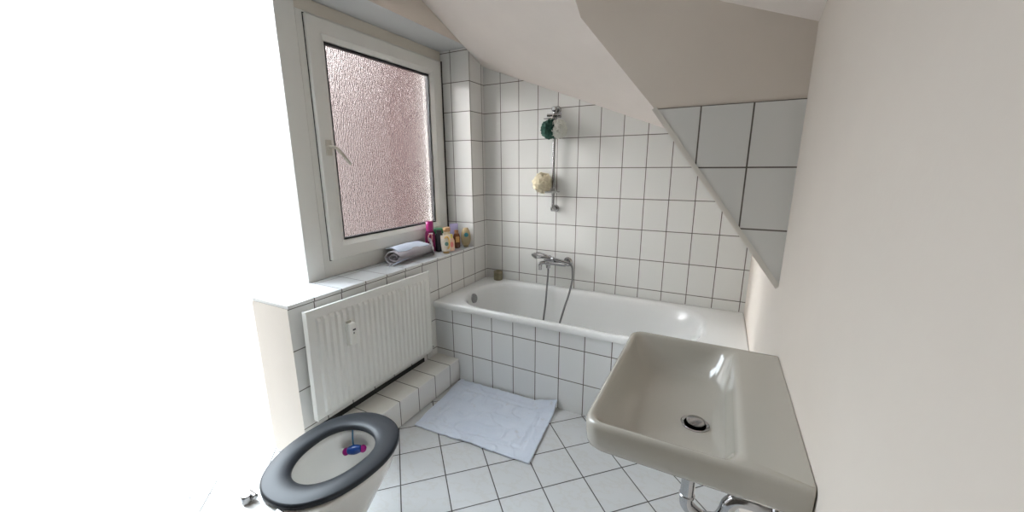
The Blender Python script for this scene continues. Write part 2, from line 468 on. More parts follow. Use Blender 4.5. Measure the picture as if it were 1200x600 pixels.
# ------------------------------------------------------------------ bathtub
tub = thing('bathtub', 'white enamelled bathtub set into a tiled surround along the back wall', 'bathtub', (.9, -.35, .14))
bm = bmesh.new()
def tl(x0, x1, y0, y1, r, z): return rrect(x0, x1, y0, y1, r, z, 14, 12)
xo0, xo1, yo0, yo1 = .002, XR-.002, -.700, -.003
I = lambda dx0, dx1, dy, z, rl, rr: tl(.108+dx0, 1.622-dx1, -.662+dy, -.066-dy, [rr, rl, rl, rr], z)
loops = [tl(xo0+.02, xo1-.02, yo0+.022, yo1-.01, .01, .4995), tl(xo0, xo1, yo0+.002, yo1, .012, .4995), tl(xo0, xo1, yo0, yo1, .014, .503), tl(xo0, xo1, yo0, yo1, .014, .526),
         tl(xo0+.003, xo1-.003, yo0+.003, yo1-.003, .014, .532), tl(xo0+.010, xo1-.010, yo0+.010, yo1-.008, .014, .5345),
         I(-.012, -.012, -.010, .534, .27, .24), I(0, 0, 0, .531, .26, .235), I(.010, .012, .009, .522, .255, .23), I(.018, .022, .016, .505, .25, .225),
         I(.026, .050, .024, .45, .245, .22), I(.040, .12, .038, .34, .23, .21), I(.058, .20, .055, .24, .21, .20), I(.080, .26, .078, .18, .19, .18),
         I(.115, .31, .115, .150, .16, .15), I(.17, .38, .16, .142, .12, .11), I(.25, .50, .215, .140, .08, .07)]
loft(bm, loops, cap0=False, cap1=True)
def place(o, parent):
    """o's vertices are in world space: re-express them under parent"""
    o.parent = parent; o.data.transform(Matrix.Translation(parent_loc(parent)).inverted()); return o
def parent_loc(p):
    v = Vector((0, 0, 0))
    while p is not None: v += p.location; p = p.parent
    return v
shell = place(finish('tub_shell', bm, enamel, angle=60), tub); solid(shell, .004, 0)
bm = bmesh.new()
M = frame_to((.131, -.405, .484), (1, 0, .18))
lathe(bm, [(.034, -.006), (.034, .008), (.031, .012), (.022, .0125), (.020, .010), (.004, .010)], 32, M)
for s in (-1, 1):
    t = bmesh.new(); box(t, -.002, .002, -.017, .017, .009, .015); bmesh.ops.translate(t, vec=(s*.008, 0, 0), verts=t.verts[:]); merge(bm, t, M)
place(finish('overflow_cap', bm, chrome_d), tub)['label'] = 'round grey overflow cap'
bm = bmesh.new(); lathe(bm, [(.001, .002), (.026, .002), (.032, 0), (.032, -.004)], 28, Matrix.Translation((.36, -.36, .1425)))
place(finish('drain_plug', bm, chrome), tub)
# candle jar on the back left corner of the bath
jar = thing('storage_jar', 'small olive-brown lidded jar on the back left corner of the bathtub', 'jar', (.138, -.062, .5345))
om = plain('olive brown wax', (.17, .145, .085), .55, nscale=40, nstr=.3, var=.25, vscale=30)
om2 = plain('olive brown lid', (.21, .18, .11), .5, var=.25, vscale=30)
bm = bmesh.new(); lathe(bm, [(.026, 0), (.0325, .002), (.034, .010), (.034, .050), (.0325, .056), (.029, .058), (.028, .052), (.001, .052)], 30)
finish('jar_body', bm, om, jar)
bm = bmesh.new(); lathe(bm, [(.031, .056), (.035, .057), (.035, .068), (.032, .071), (.012, .072), (.011, .078), (.007, .080)], 30)
for k in range(3):
    an = k*2*PI/3+.4; cyl(bm, (.02*math.cos(an), .02*math.sin(an), .070), (.02*math.cos(an), .02*math.sin(an), .076), .005, bev=.001, N=10)
finish('jar_lid', bm, om2, jar)

# ------------------------------------------------------------------ mixer tap with hand shower and hose
tap = thing('bath_mixer_tap', 'chrome bath mixer tap on the tiled back wall over the bathtub', 'tap', (.62, 0, .735))
bm = bmesh.new()
cyl(bm, (.535, -.072, .728), (.702, -.072, .728), .021, bev=.004)
cyl(bm, (.545, -.072, .728), (.590, -.072, .728), .026, bev=.004)
cyl(bm, (.567, -.072, .728), (.567, -.072, .690), .013, bev=.002)
cyl(bm, (.567, -.072, .700), (.567, -.072, .682), .0155, N=6, bev=.001)
cyl(bm, (.520, -.110, .712), (.520, -.110, .672), .012, bev=.002)
tube(bm, catmull([(.556, -.075, .728), (.540, -.095, .728), (.520, -.110, .718), (.520, -.110, .700)], 6), .014, 16)
place(finish('mixer_body', bm, chrome), tap)
for x in (.545, .693):
    bm = bmesh.new(); cyl(bm, (x, -.001, .728), (x, -.016, .728), .034, .026, 32, .003); cyl(bm, (x, -.014, .728), (x, -.060, .728), .015, N=6, bev=.001)
    place(finish('wall_rosette', bm, chrome), tap)
bm = bmesh.new(); cyl(bm, (.585, -.075, .742), (.578, -.100, .772), .024, .021, bev=.005)
tube(bm, catmull([(.579, -.098, .772), (.560, -.110, .786), (.530, -.128, .800), (.500, -.140, .806)], 6), lambda t: .0075-.003*t, 12)
place(finish('mixer_lever', bm, chrome), tap)
bm = bmesh.new(); cyl(bm, (.612, -.060, .745), (.612, -.105, .768), .010, bev=.002); cyl(bm, (.606, -.108, .758), (.626, -.108, .762), .019, bev=.002)
place(finish('shower_cradle', bm, chrome), tap)
hs = thing('hand_shower', 'chrome hand shower lying across the bath mixer tap', 'hand shower', (.60, -.12, .77))
bm = bmesh.new()
tube(bm, catmull([(.500, -.128, .770), (.545, -.124, .772), (.62, -.110, .765), (.69, -.104, .752), (.735, -.100, .742)], 8), lambda t: .0125-.003*t, 16)
place(finish('handle', bm, chrome), hs)
bm = bmesh.new(); M = frame_to((.484, -.124, .776), (-.35, -.6, -.70)) @ Matrix.Diagonal((1, 1, 1, 1))
lathe(bm, [(.010, -.022), (.020, -.014), (.027, 0), (.028, .006), (.025, .010), (.001, .011)], 28, M)
place(finish('spray_head', bm, chrome_d), hs)
bm = bmesh.new()
tube(bm, catmull([(.735, -.100, .742), (.757, -.103, .722), (.764, -.108, .69), (.768, -.12, .62), (.757, -.15, .53), (.735, -.17, .44), (.714, -.19, .34), (.695, -.215, .24), (.66, -.26, .175),
                  (.61, -.27, .165), (.584, -.225, .22), (.580, -.18, .32), (.578, -.14, .43), (.572, -.10, .56), (.568, -.075, .64), (.567, -.072, .686)], 10), .0068, 12)
tag(finish('shower_hose', bm, hose_m), 'grey metal shower hose looping from the mixer tap down into the bathtub', 'hose')

# ------------------------------------------------------------------ shower rail
rail = thing('shower_rail', 'vertical chrome shower rail with slider mounted on the tiled back wall', 'shower rail', (.588, 0, 1.10))
bm = bmesh.new(); cyl(bm, (.588, -.052, 1.095), (.588, -.052, 1.795), .0105, bev=.002)
place(finish('rail_tube', bm, plain('satin chrome tube', (.40, .40, .41), .26, 1)), rail)
for z, r in ((1.778, .026), (1.112, .020)):
    bm = bmesh.new(); cyl(bm, (.590, -.001, z), (.590, -.014, z), .026, .022, 28, .003); cyl(bm, (.590, -.012, z), (.590, -.050, z), .013, bev=.002)
    cyl(bm, (.588, -.052, z-.016), (.588, -.052, z+.016), .0165, bev=.004)
    cyl(bm, (.588, -.060, z), (.588, -.076, z), r*.7, r*.55, 24, .004)
    place(finish('wall_bracket', bm, chrome), rail)
bm = bmesh.new(); cyl(bm, (.588, -.052, 1.712), (.588, -.052, 1.752), .019, bev=.004)
cyl(bm, (.545, -.080, 1.738), (.632, -.064, 1.734), .010, bev=.003)
cyl(bm, (.620, -.066, 1.734), (.640, -.062, 1.733), .016, bev=.003)
sl = place(finish('slider', bm, chrome), rail)
bm = bmesh.new(); t = bmesh.new(); box(t, -.034, .034, -.013, .013, -.004, .004, bev=.003); merge(bm, t, Matrix.Translation((.560, -.083, 1.716)) @ Matrix.Rotation(.15, 4, 'Z'))
place(finish('handset_holder', bm, chrome_d), sl)
# little clear soap tray clipped on the rail
bm = bmesh.new(); loft(bm, [rrect(.545, .632, -.112, -.036, .02, 1.226), rrect(.541, .636, -.116, -.034, .022, 1.234), rrect(.545, .632, -.112, -.038, .02, 1.236), rrect(.549, .628, -.108, -.042, .018, 1.230)])
cyl(bm, (.588, -.052, 1.222), (.588, -.052, 1.246), .0135, bev=.002)
tag(finish('soap_tray', bm, plain('clear frosted plastic', (.80, .80, .78), .25, Transmission_Weight=.5)), 'small clear plastic soap tray clipped low on the shower rail', 'soap tray')

def pouf(bm, c, R, n, seed, sel=None, mi=0):
    rnd = random.Random(seed)
    for q in range(n):
        d = Vector((rnd.gauss(0, 1), rnd.gauss(0, 1), rnd.gauss(0, 1))).normalized()
        if sel and not sel(d): d = -d
        if sel and not sel(d): continue
        M = frame_to(Vector(c)+d*R*rnd.uniform(.25, .5), d) @ Matrix.Rotation(rnd.uniform(0, 6), 4, 'Z')
        t = bmesh.new(); rings = []; N = 22; ph = rnd.uniform(0, 6); fr = rnd.choice((4, 5, 6)); rr = R*rnd.uniform(.38, .66)
        for k in range(5):
            s = k/4
            rings.append([t.verts.new((rr*s*math.cos(2*PI*i/N)*(1+.12*math.sin(7*i+q)), rr*s*math.sin(2*PI*i/N), R*(.42-.30*s*s+.42*s*math.sin(fr*2*PI*i/N+ph)))) for i in range(N)] if k else [t.verts.new((.002*math.cos(2*PI*i/N), .002*math.sin(2*PI*i/N), R*.42)) for i in range(N)])
        for a_, b_ in zip(rings, rings[1:]):
            for i in range(N): t.faces.new((a_[i], a_[(i+1) % N], b_[(i+1) % N], b_[i]))
        for f in t.faces: f.material_index = mi
        merge(bm, t, M)
po = thing('bath_pouf', 'dark green and white mesh bath pouf hanging from the top of the shower rail', 'bath sponge', (.602, -.115, 1.645))
bm = bmesh.new(); pouf(bm, (-.012, -.01, .0), .058, 60, 3, lambda d: d.x-d.y*.2 < .25)
solid(finish('green_netting', bm, pouf_green, po, angle=180), .0012)['label'] = 'dark green netting'
bm = bmesh.new(); pouf(bm, (.032, .012, -.003), .058, 60, 5, lambda d: d.x > -.35)
solid(finish('white_netting', bm, pouf_white, po, angle=180), .0012)['label'] = 'white netting'
bm = bmesh.new(); tube(bm, catmull([(-.01, -.005, .03), (-.012, .01, .07), (-.014, .035, .095), (-.03, .03, .072), (-.012, -.005, .03)], 6), .0016, 8)
finish('hanging_cord', bm, pouf_white, po)
pc = thing('bath_pouf', 'cream coloured mesh bath pouf hanging low on the left of the shower rail', 'bath sponge', (.515, -.075, 1.292))
bm = bmesh.new(); pouf(bm, (0, 0, 0), .066, 95, 9)
solid(finish('netting', bm, pouf_cream, pc, angle=180), .0012)
bm = bmesh.new(); tube(bm, catmull([(.03, 0, -.03), (.055, .01, -.045), (.07, .01, -.04), (.04, 0, -.02)], 6), .0015, 8)
finish('hanging_cord', bm, pouf_white, pc)

# ------------------------------------------------------------------ radiator
RX = .066; ry0, ry1, rz0, rz1 = -1.625, -.790, .231, .776
rad = thing('radiator', 'white ribbed panel radiator under the window sill', 'radiator', (.03, (ry0+ry1)/2, rz0))
bm = bmesh.new(); t = bmesh.new()
pitch = .0333; ys = [ry0]; 
prof = []
n = int((ry1-ry0-.05)/pitch); ystart = ry1-.030-n*pitch
yy = [(ry0, 0), (ry0+.006, 0)]
for k in range(n):
    b0 = ystart+k*pitch
    if b0 < ry0+.01: continue
    yy += [(b0, 0), (b0+.0045, .0), (b0+.0115, 1), (b0+.0265, 1)]
yy += [(ry1-.028, 0), (ry1-.004, 0), (ry1, 0)]
zz = [(rz0, 0), (rz0+.022, 0), (rz0+.038, 1), (rz1-.062, 1), (rz1-.046, 0), (rz1-.004, 0), (rz1, 0)]
rows = [[t.verts.new((RX-.011+.0105*e*d-(.004 if z in (rz0, rz1) else 0), y, z)) for y, d in yy] for z, e in zz]
for r0, r1 in zip(rows, rows[1:]):
    for i in range(len(yy)-1): t.faces.new((r0[i], r0[i+1], r1[i+1], r1[i]))
merge(bm, t); fp = place(finish('front_panel', bm, rad_paint, angle=25), rad); solid(fp, .0025, -1 if False else 0)
bm = bmesh.new(); box(bm, .030, .036, ry0+.01, ry1-.01, rz0+.01, rz1-.01, bev=.002); place(finish('back_panel', bm, rad_paint), rad)
for y in (ry0, ry1-.003):
    bm = bmesh.new(); box(bm, .030, RX-.006, y, y+.003, rz0, rz1-.003, bev=.001, seg=1); place(finish('side_cover', bm, rad_paint), rad)
bm = bmesh.new(); box(bm, .036, RX-.013, ry0+.004, ry1-.004, rz1-.010, rz1-.005)
for k in range(0): pass
place(finish('top_grille', bm, rad_paint), rad)
bm = bmesh.new(); cyl(bm, (.050, ry1-.002, rz0+.028), (.050, ry1+.012, rz0+.028), .010, N=6, bev=.001)
place(finish('end_plug', bm, chrome_d), rad)
bm = bmesh.new(); cyl(bm, (.050, ry1-.02, rz0+.001), (.050, ry1-.02, rz0-.014), .009, bev=.002, N=12); place(finish('drain_stub', bm, rad_paint), rad)
bm = bmesh.new(); cyl(bm, (.050, ry1-.002, rz1-.12), (.050, ry1+.010, rz1-.12), .009, N=12, bev=.001)
place(finish('air_valve', bm, rad_paint), rad)
for y in (ry0+.15, ry1-.15):
    bm = bmesh.new(); box(bm, 0, .032, y-.015, y+.015, rz0+.05, rz1-.05, bev=.002); place(finish('wall_bracket', bm, rad_paint), rad)
rad.rotation_euler = (-.014, 0, 0)   # hangs very slightly out of level
# heat meter clipped on the front
hm_y, hm_z = -1.412, .612
hm = thing('heat_meter', 'small white heat cost meter clipped on the front of the radiator', 'heat meter', (RX, hm_y, hm_z))
bm = bmesh.new()
box(bm, .0005, .010, -.021, .021, -.068, .062, bev=.004, seg=3)
box(bm, .008, .034, -.018, .018, -.064, .050, bev=.006, seg=3)
finish('meter_case', bm, plain('meter plastic', (.86, .85, .80), .35), hm)
bm = bmesh.new(); box(bm, .0332, .0348, -.004, .013, .012, .020); finish('display', bm, dark, hm, smooth=False)
bm = bmesh.new(); box(bm, .0332, .0346, -.002, .004, -.005, .003); finish('sensor', bm, dark, hm, smooth=False)
bm = bmesh.new(); box(bm, .009, .018, -.020, .004, .050, .062, bev=.002); finish('clip', bm, plain('aged clip', (.50, .48, .40), .5), hm)

# ------------------------------------------------------------------ things on the sill
SZ = .8158
def fold_towel():
    t = thing('folded_towel', 'grey towel rolled and folded on the tiled window sill, pale blue side up', 'towel', (-.125, -.69, SZ))
    # flattened spiral in xz, extruded along y
    def prof(n=110, turns=2.05, W=.076, Hh=.043):
        P = []
        for i in range(n):
            s = i/(n-1); a_ = -PI*.55+s*turns*2*PI
            k = .16+.84*s
            P.append((W*k*math.cos(a_)*(1+.04*math.sin(3*a_)), Hh*k*math.sin(a_)+.0, s))
        return P
    PR = prof(); m_ = 26; bm = bmesh.new(); rows = []
    for j in range(m_+1):
        v = j/m_; y = -.205+.335*v; row = []
        for (px, pz, s) in PR:
            w = noise.noise(Vector((px*14, y*7, s*3)))*.006
            lean = .010*math.sin(v*PI)
            hh = 1+.10*math.sin(v*PI*1.0)-.10*(v > .9)*(v-.9)*10
            xx = px*(1-.05*v)+w+.012*(1-v)*(pz > 0)-.006
            zz_ = (pz*hh)+.0445+w*.5+lean*(s*.5)*max(0, pz)/.04
            yy_ = y+(.012*(1-s) if j == 0 else 0)-(.010*s*(1-v))
            row.append(bm.verts.new((xx, yy_, max(.004, zz_))))
        rows.append(row)
    for r0, r1 in zip(rows, rows[1:]):
        for i in range(len(PR)-1): bm.faces.new((r0[i], r0[i+1], r1[i+1], r1[i]))
    o = finish('towel_roll', bm, fold_m, t, angle=180); solid(o, .0075, 0); subd(o, 1)
    # pale blue top flap, its corner drooping over the right end
    bm = bmesh.new(); rows = []; nu, nv = 22, 30
    for j in range(nv+1):
        v = j/nv; y = -.192+.325*v; row = []
        for i in range(nu+1):
            u = i/nu
            x = -.074+.108*u-.012*max(0, .5-v)*u+.006*math.sin(v*9)*u
            z = .092+.016*math.sin(PI*min(1, u*1.05))*math.sin(PI*min(1, .15+v*.95))-.010*u*u
            if u > .85: z -= .006*(u-.85)/.15
            if v > .86:
                q = (v-.86)/.14; z -= q*q*(.050+.034*u); y -= .018*q*q
            z += .0035*noise.noise(Vector((x*22, y*16, 1.3)))
            row.append(bm.verts.new((x, y, max(.008, z))))
        rows.append(row)
    for r0, r1 in zip(rows, rows[1:]):
        for i in range(nu): bm.faces.new((r0[i], r0[i+1], r1[i+1], r1[i]))
    o = finish('top_flap', bm, fold_blue, t, angle=180); solid(o, .005, 0); o['label'] = 'pale blue top layer'
    # loose pointed corner standing at the right end
    bm = bmesh.new(); rows = []
    for j in range(15):
        v = j/14; row = []
        for i in range(15):
            u = i/14
            x = .030+.035*u-.09*(1-u)*v*.4; y = .100+.035*math.sin(v*PI*.5)*(1-.5*u)+.012*math.sin(u*5)
            z = .100*(1-v)+.004+(.020*(1-u))*(1-v)-.012*u
            row.append(bm.verts.new((x, y+.01*noise.noise(Vector((x*30, z*30, 2))), max(.006, z))))
        rows.append(row)
    for r0, r1 in zip(rows, rows[1:]):
        for i in range(14): bm.faces.new((r0[i], r0[i+1], r1[i+1], r1[i]))
    o = finish('loose_corner', bm, fold_m, t, angle=180); solid(o, .005, 0)
fold_towel()

def bottle(name, label, cat, loc, prof_body, col, prof_cap=None, col_cap=None, sx=1, sy=.6, rz=0, rough=.3, extra=None, tilt=None, **kw):
    t = thing(name, label, cat, loc, 'toiletries in a cluster on the window sill', rz)
    if tilt: t.rotation_euler = (tilt[0], tilt[1], rz)
    bm = bmesh.new(); lathe(bm, prof_body, 32, None, 0, True, sx, sy)
    finish('container', bm, plain(label[:20]+' body', col, rough, **kw), t, angle=50)
    if prof_cap:
        bm = bmesh.new(); lathe(bm, prof_cap, 28, None, 0, True, 1, 1 if sy > .75 else sy*1.15); finish('cap', bm, plain(label[:20]+' cap', col_cap, .3), t, angle=50)
    if extra: extra(t)
    return t
CF = PI*.30   # labels face the room / camera: local -y turned
def disc_label(t, name, y, z, rx, rz_, col, label=None, th=.0012, n=28, x=0):
    bm = bmesh.new(); M = Matrix.Translation((x, y, z)) @ Matrix.Rotation(PI/2, 4, 'X')
    lathe(bm, [(.98, 0), (1, th*.5), (.98, th)], n, M @ Matrix.Diagonal((rx, rz_, 1, 1)))
    o = finish(name, bm, plain(name+' colour', col, .4), t)
    if label: o['label'] = label
    return o
# magenta shampoo bottle
def mg(t):
    bm = bmesh.new(); box(bm, -.014, .014, -.0275, -.025, .128, .139, bev=.001); finish('label_band', bm, plain('pale band', (.80, .72, .78), .4), t)
    bm = bmesh.new(); tube(bm, catmull([(-.020, -.026, .080), (-.019, -.029, .118), (-.006, -.031, .132), (.006, -.030, .120), (.004, -.028, .085)], 6), .0035, 8); finish('printed_swirl', bm, plain('salmon print', (.72, .33, .30), .5), t)
bottle('shampoo_bottle', 'tall magenta shampoo bottle standing behind the right end of the folded towel', 'bottle', (-.165, -.492, SZ),
       [(.024, 0), (.034, .003), (.036, .015), (.036, .110), (.033, .140), (.026, .152)], (.18, .004, .065),
       [(.026, .152), (.0265, .160), (.027, .185), (.027, .212), (.023, .219), (.01, .220)], (.27, .007, .115), 1, .78, CF, .28, mg)
# black bottle right of it
bottle('shower_gel_bottle', 'slim black bottle squeezed between the magenta bottle and the cream tube', 'bottle', (-.118, -.452, SZ),
       [(.018, 0), (.025, .003), (.026, .012), (.026, .118), (.022, .132)], (.012, .011, .016),
       [(.020, .132), (.020, .150), (.017, .153)], (.015, .013, .018), 1, .7, CF, .3)
# green-lidded white tub
def gt(t):
    bm = bmesh.new(); loft(bm, [rrect(-.034, .034, -.026, .026, .010, .116), rrect(-.036, .036, -.028, .028, .011, .120), rrect(-.036, .036, -.028, .028, .011, .146), rrect(-.033, .033, -.025, .025, .010, .150)])
    finish('lid', bm, plain('green lid', (.035, .22, .10), .35), t, angle=50)['label'] = 'green lid'
t_ = thing('lotion_carton', 'white container with a green lid at the back beside the window frame', 'container', (-.185, -.372, SZ), 'toiletries in a cluster on the window sill', CF)
bm = bmesh.new(); loft(bm, [rrect(-.032, .032, -.024, .024, .009, 0), rrect(-.033, .033, -.025, .025, .010, .003), rrect(-.033, .033, -.025, .025, .010, .116)])
finish('container', bm, plain('white carton', (.66, .68, .62), .4), t_, angle=50); gt(t_)
# cream tube standing on its cap, orange arch print and teal badge
def tube_body(bm, w, h, d, z0, flare=1.0):
    L = []
    for k in range(13):
        s = k/12; ww = w*(.82+.18*math.sin(min(1, s*1.3)*PI/2))*(1+(flare-1)*s); dd = d*(1-s)**.7+.0018
        N = 40; L.append([Vector((ww*math.cos(2*PI*i/N), dd*math.sin(2*PI*i/N), z0+h*s)) for i in range(N)])
    loft(bm, L)
cr = thing('cream_tube', 'cream and white squeeze tube with an orange arch print at the sill edge', 'tube', (-.040, -.478, SZ), 'toiletries in a cluster on the window sill', CF)
bm = bmesh.new(); tube_body(bm, .036, .112, .020, .016); finish('container', bm, plain('cream tube plastic', (.76, .70, .62), .35, var=.08, vscale=30), cr, angle=50)
bm = bmesh.new(); lathe(bm, [(.020, 0), (.022, .002), (.022, .015), (.020, .017)], 28, None, 0, True, 1, .8); finish('cap', bm, plain('brown tube cap', (.42, .27, .10), .4), cr)
bm = bmesh.new(); tube(bm, catmull([(-.012, -.0165, .108), (.004, -.0135, .118), (.018, -.0155, .104), (.021, -.020, .072), (.017, -.0235, .046), (.006, -.0245, .034)], 6), .0055, 8)
finish('printed_arch', bm, plain('orange arch print', (.80, .52, .17), .5), cr)['label'] = 'orange arch print'
disc_label(cr, 'printed_badge', -.020, .068, .013, .014, (.13, .30, .28), 'teal badge')
# pink-orange sachet/bottle to its right
def pr_(t): disc_label(t, 'printed_badge', -.0195, .05, .012, .020, (.74, .22, .20), 'red badge')
bottle('lotion_bottle', 'small yellow and pink lotion bottle in front of the lilac tube', 'bottle', (-.050, -.405, SZ),
       [(.020, 0), (.026, .003), (.027, .012), (.026, .075), (.018, .095)], (.78, .52, .36),
       [(.014, .095), (.015, .118), (.013, .122)], (.75, .62, .15), 1, .7, CF, .35, pr_)
# pump with wooden cap
bottle('hair_bottle', 'pale bottle with a wide tan cap behind the cream tube', 'bottle', (-.100, -.385, SZ),
       [(.018, 0), (.023, .003), (.024, .012), (.024, .136)], (.70, .62, .50),
       [(.025, .136), (.027, .138), (.027, .162), (.025, .166), (.01, .167)], (.52, .32, .17), 1, .8, CF)
# lilac tube, standing on cap and leaning
li = thing('cream_tube', 'lilac squeeze tube standing on end against the tiled reveal', 'tube', (-.125, -.262, SZ), 'toiletries in a cluster on the window sill', CF)
bm = bmesh.new(); tube_body(bm, .030, .150, .019, .026, 1.1); finish('container', bm, plain('lilac tube plastic', (.50, .47, .74), .35), li, angle=50)
bm = bmesh.new(); lathe(bm, [(.019, 0), (.021, .002), (.021, .026), (.019, .028)], 28); finish('cap', bm, plain('lilac cap', (.30, .26, .55), .35), li)
# amber bottle
def am(t):
    bm = bmesh.new(); box(bm, -.014, .014, -.0235, -.021, .045, .088, bev=.002); finish('printed_label', bm, plain('ochre label', (.60, .33, .10), .45), t)
bottle('oil_bottle', 'dark amber bottle between the lilac tube and the oval tan bottle', 'bottle', (-.078, -.297, SZ),
       [(.019, 0), (.025, .003), (.026, .012), (.026, .085), (.020, .105), (.014, .112)], (.14, .045, .015),
       [(.014, .110), (.015, .113), (.015, .132), (.013, .135)], (.33, .14, .06), 1, .85, CF, .15, am)
# oval tan bottle with teal round badge
ov = thing('shower_gel_bottle', 'oval tan bottle with a round teal badge beside the tiled reveal', 'bottle', (-.040, -.232, SZ), 'toiletries in a cluster on the window sill', CF*.85)
bm = bmesh.new(); L = []
for k in range(17):
    s = k/16; ww = .038*math.sin(PI*(.16+.76*s))**.62; dd = .019*math.sin(PI*(.2+.7*s))**.5; N = 40
    L.append([Vector((ww*math.cos(2*PI*i/N), dd*math.sin(2*PI*i/N), .014+.132*s)) for i in range(N)])
loft(bm, L); finish('container', bm, plain('tan bottle plastic', (.42, .33, .18), .3, var=.15, vscale=25), ov, angle=50)
bm = bmesh.new(); lathe(bm, [(.018, 0), (.020, .002), (.020, .014), (.018, .016)], 28, None, 0, True, 1, .8); finish('cap', bm, plain('olive cap', (.24, .19, .09), .35), ov)
disc_label(ov, 'printed_badge', -.0185, .094, .0165, .0165, (.02, .20, .24), 'teal round badge')
disc_label(ov, 'printed_label', -.0175, .055, .024, .017, (.36, .30, .17), 'olive label')

# ------------------------------------------------------------------ bath mat on the floor
def bathmat():
    c = {(0, 0): Vector((.250, -1.200)), (1, 0): Vector((.936, -1.165)), (1, 1): Vector((.892, -.690)), (0, 1): Vector((.204, -.695))}
    nu, nv = 110, 80; bm = bmesh.new(); rows = []
    for j in range(nv+1):
        v = j/nv; row = []
        for i in range(nu+1):
            u = i/nu
            p = c[(0, 0)]*(1-u)*(1-v)+c[(1, 0)]*u*(1-v)+c[(1, 1)]*u*v+c[(0, 1)]*(1-u)*v
            x, y = p
            x += .006*noise.noise(Vector((0, v*4, 3)))*(1 if u > .5 else .3)
            y += .006*noise.noise(Vector((u*5, 0, 7)))*(0 if v > .9 else 1)
            z = .0045
            n1 = noise.noise(Vector((x*7, y*9, .4))); n2 = noise.noise(Vector((x*17+n1*2, y*15, 4)))
            z += .009*max(0, n1+.15)+.007*max(0, n2)**1.2
            r = abs(noise.noise(Vector((x*9+y*4, y*10-x*3, 9)))); z += .0075*max(0, .10-r)*10*.7
            # woven border band
            eu, ev = min(u, 1-u)*.70, min(v, 1-v)*.48; e = min(eu, ev)
            if .062 < e < .088: z -= .005
            if e < .012: z += .0015
            # raised far right corner against the bath front
            q = max(0, (u-.80)/.20)*max(0, (v-.86)/.14); z += .042*q
            q2 = max(0, (v-.93)/.07)*(.35+.65*u); z += .010*q2
            row.append(bm.verts.new((x, y+.004*q, z)))
        rows.append(row)
    for r0, r1 in zip(rows, rows[1:]):
        for i in range(nu): bm.faces.new((r0[i], r0[i+1], r1[i+1], r1[i]))
    o = finish('bath_mat', bm, towel_m, angle=180); s = solid(o, .006, 0)
    for v in o.data.vertices: v.co.z += .0005
    tag(o, 'crumpled pale blue-white terry bath mat on the floor in front of the bathtub', 'bath mat')
bathmat()

# ------------------------------------------------------------------ washbasin
sk = thing('washbasin', 'white ceramic washbasin with square rim mounted on the right wall', 'washbasin', (XR, -1.588, .85))
sx0, sx1, sy0, sy1 = 1.398, XR-.0015, -1.868, -1.308
def sl_(i0, i1, iy, r, z, zs=0):
    R = r if isinstance(r, (list, tuple)) else [r]*4
    return rrect(sx0+i0, sx1-i1, sy0+iy, sy1-iy, R, z, 10, 8)
bm = bmesh.new()
r4 = lambda a_: [.006, a_, a_, .006]
loops = [sl_(.17, .15, .22, .04, .700), sl_(.13, .11, .17, .06, .704), sl_(.085, .06, .11, .07, .722), sl_(.050, .02, .060, .06, .752), sl_(.026, 0, .026, r4(.045), .772), sl_(.010, 0, .010, r4(.040), .779),
         sl_(.003, 0, .003, r4(.040), .788), sl_(.001, 0, .001, r4(.040), .80), sl_(0, 0, 0, r4(.040), .838), sl_(.002, 0, .002, r4(.040), .845), sl_(.006, 0, .006, r4(.038), .8495), sl_(.011, .10, .011, [.03, .034, .034, .03], .8505),
         sl_(.015, .112, .015, [.035, .032, .032, .035], .8485), sl_(.020, .117, .020, [.045, .034, .034, .045], .842), sl_(.027, .120, .026, [.06, .045, .045, .06], .825), sl_(.045, .124, .036, [.08, .065, .065, .08], .797),
         sl_(.078, .130, .052, [.09, .085, .085, .09], .769), sl_(.090, .132, .060, [.09, .09, .09, .09], .7625), sl_(.098, .134, .068, [.09, .09, .09, .09], .7600), sl_(.130, .142, .110, [.07, .07, .07, .07], .7545), sl_(.165, .155, .175, [.045, .045, .045, .045], .7485), sl_(.185, .16, .225, [.03, .03, .03, .03], .7450)]
loft(bm, loops)
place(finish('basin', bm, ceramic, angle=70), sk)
DX, DY, DZ = 1.621, -1.606, .7455
bm = bmesh.new(); lathe(bm, [(.033, -.002), (.0345, .0015), (.032, .0035), (.027, .001), (.026, -.004)], 36, Matrix.Translation((DX, DY, DZ)), cap=False)
o = place(finish('drain_ring', bm, chrome), sk)
bm = bmesh.new(); lathe(bm, [(.0265, .0006), (.001, .0006)], 36, Matrix.Translation((DX, DY, DZ))); place(finish('drain_hole', bm, dark), sk)
bm = bmesh.new(); lathe(bm, [(.006, 0), (.020, .005), (.0225, .007), (.022, .010), (.016, .0125), (.001, .0135)], 36, Matrix.Translation((DX+.001, DY, DZ+.001)))
place(finish('drain_plug', bm, chrome), sk)['label'] = 'chrome drain plug'
trap = thing('drain_trap', 'curved chrome drain pipe under the washbasin', 'drain pipe', (1.618, -1.6, .46))
bm = bmesh.new()
tube(bm, catmull([(DX, DY, .7005), (DX, DY, .62), (DX, DY, .55), (DX, DY, .505), (DX+.012, DY, .487), (DX+.042, DY, .472), (DX+.078, DY, .484), (DX+.092, DY, .512), (DX+.100, DY, .545), (DX+.125, DY, .565), (XR-.002, DY, .566)], 8), .0178, 20)
place(finish('pipe', bm, chrome), trap)
for z in (.640, .532):
    bm = bmesh.new(); cyl(bm, (DX, DY, z), (DX, DY, z-.010), .0205, bev=.003); place(finish('coupling_nut', bm, chrome), trap)
bm = bmesh.new(); cyl(bm, (XR-.012, DY, .566), (XR-.001, DY, .566), .030, bev=.004); place(finish('wall_rosette', bm, chrome), trap)

